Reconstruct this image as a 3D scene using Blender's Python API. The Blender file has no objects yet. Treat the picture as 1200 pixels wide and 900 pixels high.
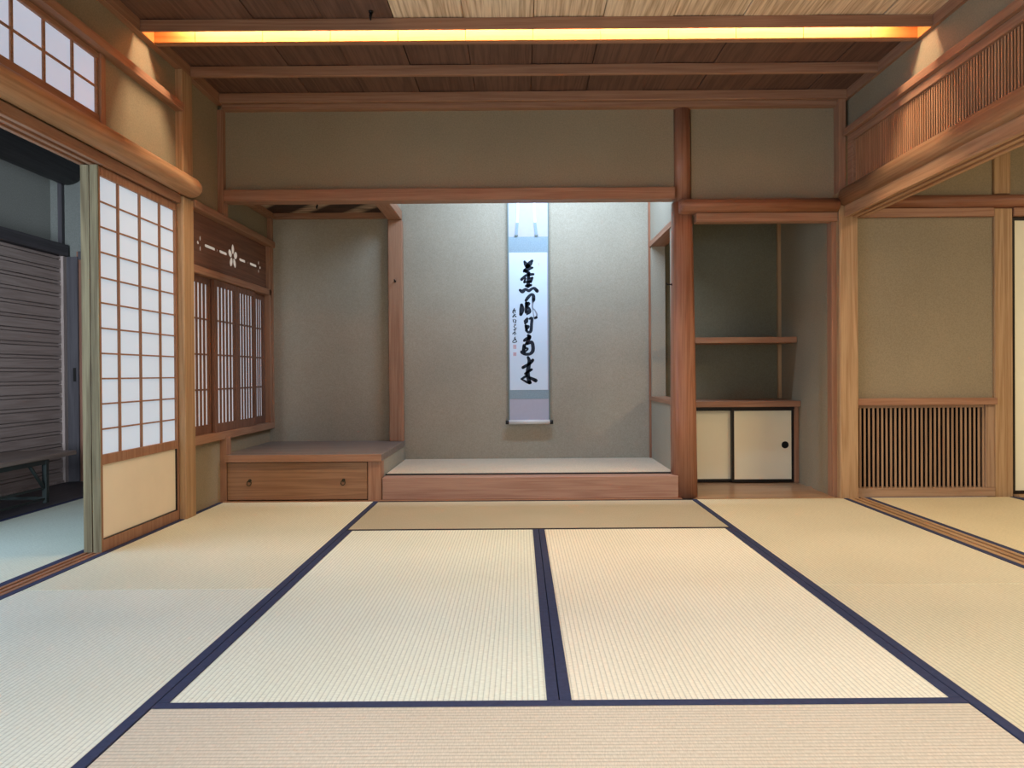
import bpy, math, random
from mathutils import Vector
random.seed(7)
PI = math.pi
scn = bpy.context.scene
COL = scn.collection

# ------------------------------------------------------------------ colours
def lin(c):
    return tuple(((v/255)/12.92 if v/255 <= .04045 else ((v/255+.055)/1.055)**2.4) for v in c) + (1.0,)

def newmat(name, rough=.6, spec=.3):
    m = bpy.data.materials.new(name); m.use_nodes = True
    nt = m.node_tree; b = nt.nodes['Principled BSDF']
    b.inputs['Roughness'].default_value = rough
    b.inputs['Specular IOR Level'].default_value = spec
    return m, nt, b

def nd(nt, t, **kw):
    n = nt.nodes.new(t)
    for k, v in kw.items():
        if k in n.inputs.keys(): n.inputs[k].default_value = v
        else: setattr(n, k, v)
    return n

def ramp(nt, stops):
    r = nt.nodes.new('ShaderNodeValToRGB')
    e = r.color_ramp.elements
    while len(e) < len(stops): e.new(.5)
    for el, (p, c) in zip(e, stops): el.position = p; el.color = c
    return r

def flat(name, c, rough=.6, spec=.3, metal=0, vary=.06, scale=6):
    """gently mottled single colour"""
    m, nt, b = newmat(name, rough, spec)
    b.inputs['Metallic'].default_value = metal
    tc = nd(nt, 'ShaderNodeTexCoord')
    no = nd(nt, 'ShaderNodeTexNoise', Scale=scale, Detail=4.0)
    nt.links.new(tc.outputs['Object'], no.inputs['Vector'])
    L = lin(c)
    r = ramp(nt, [(.3, tuple(v*(1-vary) for v in L[:3])+(1,)), (.7, tuple(v*(1+vary) for v in L[:3])+(1,))])
    nt.links.new(no.outputs['Fac'], r.inputs['Fac'])
    nt.links.new(r.outputs['Color'], b.inputs['Base Color'])
    return m

def plaster(name, c, vary=.07):
    m, nt, b = newmat(name, .95, .1)
    tc = nd(nt, 'ShaderNodeTexCoord')
    n1 = nd(nt, 'ShaderNodeTexNoise', Scale=1.6, Detail=3.0)
    n2 = nd(nt, 'ShaderNodeTexNoise', Scale=140.0, Detail=3.0)
    for n in (n1, n2): nt.links.new(tc.outputs['Object'], n.inputs['Vector'])
    L = lin(c)
    f = lambda k: tuple(v*k for v in L[:3])+(1,)
    r1 = ramp(nt, [(.3, f(1-vary)), (.7, f(1+vary))])
    r2 = ramp(nt, [(.3, (.86,.86,.84,1)), (.7, (1.06,1.06,1.06,1))])
    nt.links.new(n1.outputs['Fac'], r1.inputs['Fac']); nt.links.new(n2.outputs['Fac'], r2.inputs['Fac'])
    mx = nd(nt, 'ShaderNodeMixRGB', blend_type='MULTIPLY'); mx.inputs[0].default_value = 1
    nt.links.new(r1.outputs[0], mx.inputs[1]); nt.links.new(r2.outputs[0], mx.inputs[2])
    nt.links.new(mx.outputs[0], b.inputs['Base Color'])
    bp = nd(nt, 'ShaderNodeBump', Strength=.15, Distance=.002)
    nt.links.new(n2.outputs['Fac'], bp.inputs['Height']); nt.links.new(bp.outputs[0], b.inputs['Normal'])
    return m

_wood = {}
WOODC = {   # light grain, dark grain, roughness
    'cedar':   ((166,124,97), (146,104,79), .55),
    'red':     ((160,112,86), (138,90,66), .38),
    'post':    ((184,150,112), (158,122,86), .55),
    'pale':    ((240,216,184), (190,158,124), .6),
    'board':   ((116,86,72), (90,66,55), .55),
    'weather': ((142,128,96), (104,90,64), .75),
    'dark':    ((158,145,139), (138,125,119), .5),
    'log':     ((74,72,76), (60,58,62), .5),
    'step':    ((168,132,113), (150,112,95), .45),
    'panel':   ((128,90,72), (108,74,58), .5),
    'drawer':  ((156,117,86), (136,98,70), .5),
    'rail':    ((184,142,106), (160,118,84), .45),
    'slat':    ((190,142,106), (166,118,84), .5),
    'gap':     ((106,74,54), (84,58,42), .6),
    'vent':    ((170,138,110), (144,113,88), .6),
    'floorw':  ((172,138,108), (146,112,86), .3),
    'greytop': ((134,118,108), (112,97,88), .4),
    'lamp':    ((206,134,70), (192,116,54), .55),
}
def wood(kind, axis):
    if (kind, axis) in _wood: return _wood[kind, axis]
    c1, c2, ro = WOODC[kind]
    m, nt, b = newmat('wood_%s_%s' % (kind, axis), ro, .3)
    tc = nd(nt, 'ShaderNodeTexCoord'); oi = nd(nt, 'ShaderNodeObjectInfo')
    ad = nd(nt, 'ShaderNodeVectorMath', operation='ADD')
    sc = nd(nt, 'ShaderNodeVectorMath', operation='SCALE'); sc.inputs['Scale'].default_value = 3.7
    cb = nd(nt, 'ShaderNodeCombineXYZ')
    for k in range(3): nt.links.new(oi.outputs['Random'], cb.inputs[k])
    nt.links.new(cb.outputs[0], sc.inputs[0])
    nt.links.new(tc.outputs['Object'], ad.inputs[0]); nt.links.new(sc.outputs[0], ad.inputs[1])
    mp = nd(nt, 'ShaderNodeMapping')
    s = [9.0, 9.0, 9.0]; s['XYZ'.index(axis)] = .32
    mp.inputs['Scale'].default_value = s
    nt.links.new(ad.outputs[0], mp.inputs['Vector'])
    n1 = nd(nt, 'ShaderNodeTexNoise', Scale=1.3, Detail=2.0, Distortion=.4)
    nt.links.new(mp.outputs[0], n1.inputs['Vector'])
    # rings: fract-like stripes out of the stretched noise
    mu = nd(nt, 'ShaderNodeMath', operation='MULTIPLY'); mu.inputs[1].default_value = 44.0
    si = nd(nt, 'ShaderNodeMath', operation='SINE')
    nt.links.new(n1.outputs['Fac'], mu.inputs[0]); nt.links.new(mu.outputs[0], si.inputs[0])
    n2 = nd(nt, 'ShaderNodeTexNoise', Scale=16.0, Detail=5.0)
    nt.links.new(mp.outputs[0], n2.inputs['Vector'])
    ma = nd(nt, 'ShaderNodeMath', operation='MULTIPLY_ADD'); ma.inputs[1].default_value = .17; ma.inputs[2].default_value = .0
    nt.links.new(si.outputs[0], ma.inputs[0])
    a2 = nd(nt, 'ShaderNodeMath', operation='ADD')
    nt.links.new(ma.outputs[0], a2.inputs[0]); nt.links.new(n2.outputs['Fac'], a2.inputs[1])
    r = ramp(nt, [(.22, lin(c2)), (.72, lin(c1))])
    nt.links.new(a2.outputs[0], r.inputs['Fac'])
    nt.links.new(r.outputs[0], b.inputs['Base Color'])
    bp = nd(nt, 'ShaderNodeBump', Strength=.12, Distance=.002)
    nt.links.new(a2.outputs[0], bp.inputs['Height']); nt.links.new(bp.outputs[0], b.inputs['Normal'])
    _wood[kind, axis] = m
    return m

_straw = {}
def straw(c, axis, pitch=.0135):
    """woven rush: ribs run along `axis`"""
    key = (c, axis)
    if key in _straw: return _straw[key]
    m, nt, b = newmat('rush_%d_%d_%d_%s' % (*c, axis), .7, .25)
    tc = nd(nt, 'ShaderNodeTexCoord'); sx = nd(nt, 'ShaderNodeSeparateXYZ')
    nt.links.new(tc.outputs['Object'], sx.inputs[0])
    across, along = ('X', 'Y') if axis == 'Y' else ('Y', 'X')
    mu = nd(nt, 'ShaderNodeMath', operation='MULTIPLY'); mu.inputs[1].default_value = PI/pitch
    nt.links.new(sx.outputs[across], mu.inputs[0])
    si = nd(nt, 'ShaderNodeMath', operation='SINE'); nt.links.new(mu.outputs[0], si.inputs[0])
    ab = nd(nt, 'ShaderNodeMath', operation='ABSOLUTE'); nt.links.new(si.outputs[0], ab.inputs[0])
    L = lin(c); f = lambda k: tuple(min(1, v*k) for v in L[:3])+(1,)
    r = ramp(nt, [(0, f(.64)), (.38, f(.97)), (1, f(1.03))])
    nt.links.new(ab.outputs[0], r.inputs['Fac'])
    mp = nd(nt, 'ShaderNodeMapping')
    mp.inputs['Scale'].default_value = (60, 320, 60) if axis == 'Y' else (320, 60, 60)
    nt.links.new(tc.outputs['Object'], mp.inputs['Vector'])
    n = nd(nt, 'ShaderNodeTexNoise', Scale=1.0, Detail=2.0); nt.links.new(mp.outputs[0], n.inputs['Vector'])
    r2 = ramp(nt, [(.3, (.86,.85,.82,1)), (.7, (1.07,1.07,1.07,1))]); nt.links.new(n.outputs['Fac'], r2.inputs['Fac'])
    n3 = nd(nt, 'ShaderNodeTexNoise', Scale=1.7, Detail=3.0); nt.links.new(tc.outputs['Object'], n3.inputs['Vector'])
    r3 = ramp(nt, [(.3, (.95,.95,.93,1)), (.7, (1.04,1.04,1.04,1))]); nt.links.new(n3.outputs['Fac'], r3.inputs['Fac'])
    mx = nd(nt, 'ShaderNodeMixRGB', blend_type='MULTIPLY'); mx.inputs[0].default_value = 1
    m2 = nd(nt, 'ShaderNodeMixRGB', blend_type='MULTIPLY'); m2.inputs[0].default_value = 1
    nt.links.new(r.outputs[0], mx.inputs[1]); nt.links.new(r2.outputs[0], mx.inputs[2])
    nt.links.new(mx.outputs[0], m2.inputs[1]); nt.links.new(r3.outputs[0], m2.inputs[2])
    nt.links.new(m2.outputs[0], b.inputs['Base Color'])
    bp = nd(nt, 'ShaderNodeBump', Strength=.35, Distance=.0015)
    nt.links.new(ab.outputs[0], bp.inputs['Height']); nt.links.new(bp.outputs[0], b.inputs['Normal'])
    _straw[key] = m
    return m

def paper_lit(name, c, strength):
    """washi with daylight behind it"""
    m, nt, b = newmat(name, .9, .05)
    tc = nd(nt, 'ShaderNodeTexCoord'); n = nd(nt, 'ShaderNodeTexNoise', Scale=2.2, Detail=6.0)
    nt.links.new(tc.outputs['Object'], n.inputs['Vector'])
    L = lin(c)
    r = ramp(nt, [(.3, tuple(v*.95 for v in L[:3])+(1,)), (.7, L)])
    nt.links.new(n.outputs['Fac'], r.inputs['Fac'])
    b.inputs['Base Color'].default_value = lin((176,180,184))
    nt.links.new(r.outputs[0], b.inputs['Emission Color'])
    b.inputs['Emission Strength'].default_value = strength
    return m

M = {}
M['plaster'] = plaster('olive_clay_plaster', (151,137,113))
M['plaster_shadowed'] = plaster('shadowed_olive_clay_plaster', (118,113,94))  # shelf alcove's shade put into a darker copy of the plaster colour
M['plaster_grey'] = plaster('grey_clay_plaster', (163,154,137))
M['plaster_shade'] = plaster('shaded_grey_plaster', (112,116,112))  # corridor end wall: shade put into the colour, offsetting the fill light
M['plaster_green'] = plaster('green_grey_plaster', (150,153,148))
M['navy'] = flat('navy_cloth_border', (58,63,88), .8, .15, scale=60, vary=.12)
M['darkcloth'] = flat('dark_brown_cloth_border', (52,46,48), .8, .15)
M['black'] = flat('black_lacquer', (28,22,20), .35, .4)
M['iron'] = flat('blackened_iron', (30,28,27), .45, .5, metal=.6)
M['bronze'] = flat('dark_bronze', (70,66,50), .4, .5, metal=.8)
M['steel'] = flat('painted_steel', (52,60,58), .4, .5, metal=.4)
M['fusuma'] = flat('cream_paper', (240,234,208), .85, .1, vary=.02, scale=2)
M['skirt'] = flat('tan_paper', (238,224,198), .85, .1, vary=.03, scale=5)
M['paper'] = paper_lit('shoji_paper_daylit', (200,220,240), .55)
M['paper_hi'] = paper_lit('transom_paper_daylit', (206,216,240), .58)
M['paper_small'] = paper_lit('small_window_paper_daylit', (216,218,228), .42)
M['paper_warm'] = paper_lit('carved_opening_paper_daylit', (236,222,204), .42)
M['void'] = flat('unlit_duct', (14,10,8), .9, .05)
M['silk'] = flat('pale_blue_silk', (176,174,188), .6, .2, vary=.02, scale=30)
M['band'] = flat('grey_blue_brocade', (138,156,166), .6, .2, vary=.1, scale=160)
M['edge'] = flat('grey_green_silk_edge', (112,124,120), .7, .1)
M['sheet'] = flat('white_xuan_paper', (206,220,234), .9, .05, vary=.02, scale=3)
M['ink'] = flat('sumi_ink', (44,50,60), .8, .1)
M['inkgrey'] = flat('dry_brush_ink', (140,150,164), .8, .1)
M['seal'] = flat('vermilion_seal', (212,150,156), .8, .1, vary=.3, scale=400)
M['white'] = flat('white_ribbon', (236,238,240), .6, .2, vary=.02)
M['whiterod'] = flat('ivory_rod', (214,210,206), .4, .3)
M['tokomat'] = straw((206,190,168), 'X', .009)
M['tube'] = paper_lit('lamp_tube_glow', (255,214,150), 3.0)

# woven bark ceiling of the side alcove
def ajiro():
    m, nt, b = newmat('woven_bark_ceiling', .6, .2)
    tc = nd(nt, 'ShaderNodeTexCoord'); mp = nd(nt, 'ShaderNodeMapping')
    mp.inputs['Rotation'].default_value = (0, 0, R(28)); mp.inputs['Scale'].default_value = (5.5, 9, 1)
    nt.links.new(tc.outputs['Object'], mp.inputs['Vector'])
    sxy = nd(nt, 'ShaderNodeSeparateXYZ'); nt.links.new(tc.outputs['Object'], sxy.inputs[0])
    df = nd(nt, 'ShaderNodeMath', operation='MULTIPLY_ADD'); df.inputs[1].default_value = 1.25
    nt.links.new(sxy.outputs['X'], df.inputs[0]); nt.links.new(sxy.outputs['Y'], df.inputs[2])
    fr = nd(nt, 'ShaderNodeMath', operation='MULTIPLY'); fr.inputs[1].default_value = 13.0
    nt.links.new(df.outputs[0], fr.inputs[0])
    sn = nd(nt, 'ShaderNodeMath', operation='SINE'); nt.links.new(fr.outputs[0], sn.inputs[0])
    ch = ramp(nt, [(.15, lin((70,52,44))), (.85, lin((196,170,144)))])
    nt.links.new(sn.outputs[0], ch.inputs['Fac'])
    m3 = nd(nt, 'ShaderNodeMapping'); m3.inputs['Scale'].default_value = (5, 55, 1)
    nt.links.new(tc.outputs['Object'], m3.inputs['Vector'])
    n = nd(nt, 'ShaderNodeTexNoise', Scale=1.0, Detail=4.0); nt.links.new(m3.outputs[0], n.inputs['Vector'])
    r = ramp(nt, [(.38, (.35,.34,.33,1)), (.62, (1.25,1.25,1.25,1))]); nt.links.new(n.outputs['Fac'], r.inputs['Fac'])
    mx = nd(nt, 'ShaderNodeMixRGB', blend_type='MULTIPLY'); mx.inputs[0].default_value = 1
    nt.links.new(ch.outputs['Color'], mx.inputs[1]); nt.links.new(r.outputs[0], mx.inputs[2])
    nt.links.new(mx.outputs[0], b.inputs['Base Color'])
    return m
R = math.radians
M['ajiro'] = ajiro()

# ------------------------------------------------------------------ mesh tools
class MB:
    def __init__(s): s.v = []; s.f = []; s.mi = []; s.sm = []
    def add(s, vs, fs, mi=0, smooth=False):
        o = len(s.v); s.v += [tuple(p) for p in vs]
        for f in fs: s.f.append(tuple(i+o for i in f)); s.mi.append(mi); s.sm.append(smooth)
        return s
    def box(s, x0, x1, y0, y1, z0, z1, mi=0):
        x0, x1 = sorted((x0, x1)); y0, y1 = sorted((y0, y1)); z0, z1 = sorted((z0, z1))
        v = [(x,y,z) for z in (z0,z1) for y in (y0,y1) for x in (x0,x1)]
        return s.add(v, [(0,2,3,1),(4,5,7,6),(0,1,5,4),(2,6,7,3),(0,4,6,2),(1,3,7,5)], mi)
    def cyl(s, p0, p1, r0, r1=None, n=20, mi=0, cap=True):
        r1 = r0 if r1 is None else r1
        p0, p1 = Vector(p0), Vector(p1); d = (p1-p0).normalized()
        u = d.orthogonal().normalized(); w = d.cross(u)
        vs = []
        for p, r in ((p0, r0), (p1, r1)):
            for k in range(n):
                a = 2*PI*k/n; vs.append(p + u*math.cos(a)*r + w*math.sin(a)*r)
        s.add(vs, [(k, (k+1)%n, n+(k+1)%n, n+k) for k in range(n)], mi, True)
        if cap:
            o = len(s.v)-2*n
            s.f.append(tuple(o+k for k in range(n-1,-1,-1))); s.mi.append(mi); s.sm.append(False)
            s.f.append(tuple(o+n+k for k in range(n))); s.mi.append(mi); s.sm.append(False)
        return s
    def loft(s, rings, mi=0, smooth=True, cap=True):
        n = len(rings[0]); vs = [p for r in rings for p in r]; fs = []
        for j in range(len(rings)-1):
            for k in range(n):
                fs.append((j*n+k, j*n+(k+1)%n, (j+1)*n+(k+1)%n, (j+1)*n+k))
        s.add(vs, fs, mi, smooth)
        if cap:
            o = len(s.v)-len(vs)
            s.f.append(tuple(o+k for k in range(n-1,-1,-1))); s.mi.append(mi); s.sm.append(False)
            o2 = len(s.v)-n
            s.f.append(tuple(o2+k for k in range(n))); s.mi.append(mi); s.sm.append(False)
        return s
    def tube(s, pts, r, n=8, mi=0):
        pts = [Vector(p) for p in pts]; rings = []
        up = Vector((.13,.21,.97))
        for i, p in enumerate(pts):
            d = (pts[min(i+1,len(pts)-1)]-pts[max(i-1,0)]).normalized()
            u = d.cross(up).normalized(); w = d.cross(u)
            rings.append([p+u*math.cos(2*PI*k/n)*r+w*math.sin(2*PI*k/n)*r for k in range(n)])
        return s.loft(rings, mi)
    def build(s, name, mat, parent=None, bevel=0.0, kind=None, fix=True):
        xs = [[p[k] for p in s.v] for k in range(3)]
        lo = [min(a) for a in xs]; hi = [max(a) for a in xs]
        ext = [hi[k]-lo[k] for k in range(3)]
        if parent is None: org = Vector(((lo[0]+hi[0])/2, (lo[1]+hi[1])/2, lo[2]))
        else:
            org = Vector((0,0,0)); q = parent
            while q is not None: org += q.location; q = q.parent
        me = bpy.data.meshes.new(name)
        me.from_pydata([Vector(p)-org for p in s.v], [], s.f)
        mats = mat if isinstance(mat, (list, tuple)) else [mat]
        for m in mats:
            if isinstance(m, str) and m in WOODC: m = wood(m, 'XYZ'[ext.index(max(ext))])
            elif isinstance(m, str) and ':' in m: k, a = m.split(':'); m = wood(k, a)
            elif isinstance(m, str): m = M[m]
            me.materials.append(m)
        for p, mi, sm in zip(me.polygons, s.mi, s.sm): p.material_index = mi; p.use_smooth = sm
        if fix:
            import bmesh
            bm = bmesh.new(); bm.from_mesh(me); bmesh.ops.recalc_face_normals(bm, faces=bm.faces); bm.to_mesh(me); bm.free()
        me.update()
        o = bpy.data.objects.new(name, me); COL.objects.link(o)
        if parent is None: o.location = org
        else: o.parent = parent
        if bevel:
            b = o.modifiers.new('edge', 'BEVEL'); b.width = bevel; b.segments = 1; b.limit_method = 'ANGLE'; b.angle_limit = R(50)
        if kind: o['kind'] = kind
        return o

def tag(o, label, cat, group=None):
    o['label'] = label; o['category'] = cat
    if group: o['group'] = group
    return o
def thing(name, label, cat, loc, group=None):
    o = bpy.data.objects.new(name, None); COL.objects.link(o); o.location = loc; o.empty_display_size = .1
    return tag(o, label, cat, group)
def struct(name, mb, mat, bevel=0.0): return mb.build(name, mat, None, bevel, 'structure')
def one(name, mb, mat, label, cat, group=None, bevel=.002): return tag(mb.build(name, mat, None, bevel), label, cat, group)
B = lambda *a: MB().box(*a)

# ------------------------------------------------------------------ key planes (metres; camera stands at x=0,y=0)
YW, YP, YB = 4.50, 4.545, 5.41       # timber front of the end wall, its plaster, alcove back wall
XL, XR = -1.848, 2.0                  # edges of the matted floor
ZC = 2.492                           # ceiling boards
ZK = 1.71                            # underside of the door heads

# ================================================================== setting
struct('floor', B(-3.52, 5.0, -2.6, 5.5, -.12, -.052), 'floorw:Y')
struct('floor_corridor', B(-3.45, -2.835, -2.6, 5.42, -.051, -.004), 'log:Y')
struct('floor_shelf_alcove', B(1.08, 1.93, 4.475, 5.41, -.05, .004), 'floorw:X')

# plaster walls
w = MB()
w.box(-1.92, .966, YP, YP+.06, 1.85, ZC+.06); w.box(1.073, 2.0, YP, YP+.06, 1.76, ZC+.06)                    # above the lintels
w.box(2.0, 2.97, YW+.02, YP+.08, .58, ZC+.1); w.box(2.97, 5.0, YW+.02, YP+.08, 1.80, ZC+.1)                    # adjoining room
struct('wall_back', w, 'plaster')
struct('wall_alcove_back', B(-1.95, 1.02, YB, YB+.05, -.05, ZC+.1), 'plaster_grey')
struct('wall_shelf_back', B(1.02, 2.0, YB, YB+.05, -.05, ZC+.1), 'plaster_shadowed')
w = MB()
w.box(-1.91, -1.85, -2.6, 4.0, 2.21, ZC+.06)                   # strip under the ceiling
w.box(-1.91, -1.85, 3.27, 3.97, 1.80, 2.23)                    # beside the transom
w.box(-1.91, -1.85, 4.06, YB+.02, 1.73, ZC+.06)                # above the small window
w.box(-1.91, -1.85, 4.06, YB+.02, -.05, .40)                   # below it
w.box(-1.91, -1.85, -2.6, -.02, -.05, 2.23)
w.box(-1.925, -1.853, -.02, 3.956, 1.757, 1.862)
struct('wall_left', w, 'plaster')
w = MB()
w.box(2.02, 2.08, -2.6, 4.52, 2.22, ZC+.06)
w.box(2.02, 2.08, -2.6, -.02, -.05, 2.23)
struct('wall_right', w, 'plaster')
struct('wall_shelf_return', B(1.93, 1.95, YP+.001, 4.61, -.05, 1.76), 'plaster')
struct('wall_shelf_side', B(1.93, 1.985, 4.61, YB, -.05, 1.95), 'plaster')
w = MB()                                                       # partition between scroll alcove and shelves
w.box(.97, 1.07, 4.66, YB, .0, .575); w.box(.97, 1.07, 4.61, YB, 1.735, ZC)
w.box(.97, 1.07, 4.655, 4.70, .57, 1.74); w.box(.97, 1.07, 5.36, YB, .57, 1.74)
struct('wall_partition', w, 'plaster_grey')
struct('wall_over_beam', B(-.95, -.868, 4.6, YB, 1.97, ZC+.02), 'plaster_grey')
struct('wall_front', MB().box(-3.45, -1.9, -2.65, -2.6, -.1, 2.55).box(2.05, 5, -2.65, -2.6, -.1, 2.55).box(-1.9, 2.05, -2.65, -2.6, 2.2, 2.6), 'plaster')
struct('wall_far_right', B(5.0, 5.05, -2.6, 4.7, -.1, 2.55), 'plaster')
w = MB(); w.box(-3.52, -1.86, 5.42, 5.48, 1.60, 2.6); w.box(-3.5, -1.86, 5.46, 5.50, -.1, 1.73)
struct('wall_corridor_end', w, 'plaster_shade')
struct('wall_corridor', MB().box(-3.52, -3.465, 3.5, 5.46, 1.6, 2.6).box(-3.52, -3.465, -2.6, 3.5, 2.0, 2.6).box(-3.52, -3.465, -2.6, -.9, -.1, 2.0), 'plaster_green')

# ceiling: loose boards on battens, one mesh
def boards(mb, y0, y1, zoff=0):
    k = -6
    while True:
        x0 = .08 + .337*k; x1 = x0 + .333
        k += 1
        if x0 > 2.05: break
        if x1 < -1.95: continue
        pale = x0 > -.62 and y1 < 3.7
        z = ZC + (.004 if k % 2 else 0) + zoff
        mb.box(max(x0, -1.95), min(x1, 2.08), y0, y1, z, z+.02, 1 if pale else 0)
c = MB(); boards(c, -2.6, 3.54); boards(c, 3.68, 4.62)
c.box(-1.95, 2.08, -2.6, 3.54, ZC+.026, ZC+.04); c.box(-1.95, 2.08, 3.68, 4.62, ZC+.026, ZC+.04)
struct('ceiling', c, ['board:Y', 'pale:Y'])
# lamp slot in the ceiling
s = MB()
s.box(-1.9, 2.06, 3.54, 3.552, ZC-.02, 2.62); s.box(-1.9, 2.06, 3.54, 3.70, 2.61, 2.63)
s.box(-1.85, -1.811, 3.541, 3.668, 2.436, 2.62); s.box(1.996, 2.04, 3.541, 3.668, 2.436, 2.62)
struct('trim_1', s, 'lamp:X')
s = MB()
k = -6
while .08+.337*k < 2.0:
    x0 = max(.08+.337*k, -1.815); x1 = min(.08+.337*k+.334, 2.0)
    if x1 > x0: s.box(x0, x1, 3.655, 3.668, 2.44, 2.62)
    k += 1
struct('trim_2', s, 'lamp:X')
struct('ceiling_alcove', B(-1.85, -.94, 4.58, YB, 1.965, 1.985), 'ajiro')
struct('ceiling_scroll_alcove', B(-.96, 2.0, 4.58, YB+.02, ZC, ZC+.03), 'board')
struct('ceiling_corridor', B(-3.52, -1.9, -2.6, 5.46, 2.56, 2.6), 'log:Y')
struct('ceiling_adjoining_room', B(2.06, 5.0, -2.6, 4.62, 2.56, 2.6), 'board:Y')

# cornices
t = MB()
t.box(-1.86, -1.815, -2.6, YW, 2.435, ZC+.003)
struct('trim_3', t, 'cedar')
struct('trim_4', B(2.0, 2.045, -2.6, YW, 2.435, ZC+.003), 'cedar')
struct('trim_5', B(-1.815, 2.0, YW-.005, YP+.01, 2.408, ZC+.003), 'cedar')
# corner studs of the end wall
struct('trim_6', B(-1.86, -1.815, YW+.002, YP+.03, 1.72, 2.41), 'cedar')
struct('trim_7', B(-1.86, -1.81, YW+.002, YP+.03, -.03, .395), 'cedar')
struct('trim_8', B(1.925, 1.955, YW+.005, YP+.03, 0, ZK), 'cedar')
struct('trim_9', B(1.958, 2.0, YW-.03, YP, 1.87, 2.436), 'cedar')
# alcove ceiling edging
t = MB(); t.box(-1.855, -1.80, 4.6, YB, 1.93, 1.966); t.box(-1.80, -.95, YB-.035, YB+.005, 1.925, 1.966)
struct('trim_10', t, 'cedar')
# thin corner studs at the back of the alcoves
struct('trim_11', B(-1.852, -1.815, YB-.03, YB+.003, .43, 1.93), 'cedar')
struct('trim_12', B(.955, .972, YB-.018, YB+.003, .14, ZC), 'red')
struct('trim_13', B(1.905, 1.932, YB-.02, YB+.003, .58, ZC), 'post')
# rails framing the opening in the partition
struct('trim_14', B(.962, 1.075, 4.56, YB-.002, 1.70, 1.737), 'red')
struct('trim_15', B(.962, 1.075, 4.56, YB-.002, .572, .602), 'cedar')

# ================================================================== tatami
mats = 0
def mat(label, x0, x1, y0, y1, axis, col, borders, bw=.028, z=0, th=.05, name='tatami_mat', cloth='navy', group='straw mats on the floor'):
    g = .0012
    x0 += g; x1 -= g; y0 += g; y1 -= g
    r = thing(name, label, 'straw mat', ((x0+x1)/2, (y0+y1)/2, z-th), group)
    a = dict(x0=x0, x1=x1, y0=y0, y1=y1)
    for b in borders:
        q = dict(a)
        if b == 'w': q['x1'] = x0+bw; a['x0'] = x0+bw
        if b == 'e': q['x0'] = x1-bw; a['x1'] = x1-bw
        if b == 's': q['y1'] = y0+bw; a['y0'] = y0+bw
        if b == 'n': q['y0'] = y1-bw; a['y1'] = y1-bw
        MB().box(q['x0'], q['x1'], q['y0'], q['y1'], z-th, z+.0015).build('cloth_border', cloth, r, .001)
    MB().box(a['x0'], a['x1'], a['y0'], a['y1'], z-th, z).build('rush_surface', straw(col, axis), r, .002)
    return r
XC0, XC1, XCm = -.870, 1.048, .089
Y1, Y2, Ys = 1.737, 3.640, 2.66
mat('pale greenish straw mat in the middle of the floor, on the paper screen side', XC0, XCm, Y1, Y2, 'Y', (234,236,218), 'we')
mat('pale straw mat in the middle of the floor, on the shelf alcove side', XCm, XC1, Y1, Y2, 'Y', (240,233,212), 'we')
mat('brownish straw mat lying crosswise before the step of the scroll alcove', XC0, XC1, Y2, 4.47, 'X', (188,178,154), 'sn', .022, cloth='darkcloth')
mat('tan straw mat lying crosswise in front of the two middle mats', XC0, XC1, .78, Y1, 'X', (212,200,180), 'ns')
mat('straw mat running along the paper screen to the drawer platform', XL, XC0, Ys, YW-.03, 'Y', (229,225,200), 'we')
mat('straw mat beside the open doorway to the dark corridor', XL, XC0, .75, Ys, 'Y', (230,230,212), 'we')
mat('straw mat in front of the shelf alcove and its cream cupboard doors', XC1, XR, Ys, YW-.03, 'Y', (221,212,184), 'we')
mat('straw mat along the wooden floor track, cut by the edge of the view', XC1, XR, .75, Ys, 'Y', (221,212,184), 'we')
mat('straw mat in the bright corridor beyond the open doorway', -2.83, -1.928, 1.7, 5.3, 'Y', (222,226,206), 'we', .035)
mat('straw mat of the adjoining room, before the slatted vent', 2.108, 3.03, 2.6, YW-.02, 'Y', (226,212,176), 'we', .032)
mat('straw mat of the adjoining room, before the cream sliding door', 3.03, 3.95, 2.6, YW-.05, 'Y', (226,212,176), 'we', .028)
# sub-mats behind the viewer keep the floor whole
struct('floor_behind', B(XL, XR, -2.6, .748, -.05, -.001), straw((222,204,164), 'X'))
struct('floor_adjoining', B(2.108, 5.0, -2.6, 2.598, -.05, -.001), straw((222,204,164), 'X'))
struct('floor_corridor_front', B(-2.83, -1.928, -2.6, 1.698, -.05, -.001), straw((222,226,206), 'Y'))

# floor tracks (sills) with two grooves
def track(x0, x1, y0, y1):
    m = MB(); n = 5; w_ = (x1-x0)/n
    m.box(x0, x1, y0, y1, -.05, -.004)
    for k in (0, 2, 4): m.box(x0+k*w_, x0+(k+1)*w_, y0, y1, -.004, .002)
    return m
struct('trim_16', track(-1.927, -1.850, -.02, 3.956), 'cedar:Y', .001)
struct('trim_17', track(2.002, 2.107, -.02, YW), 'post:Y', .001)
struct('trim_18', B(1.06, 1.95, 4.468, 4.478, -.05, .002), 'post')
struct('trim_19', MB().box(-.86, .99, 4.468, 4.50, -.05, .004).box(-1.83, -.86, 4.468, 4.50, -.05, .002), 'cedar')

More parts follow.
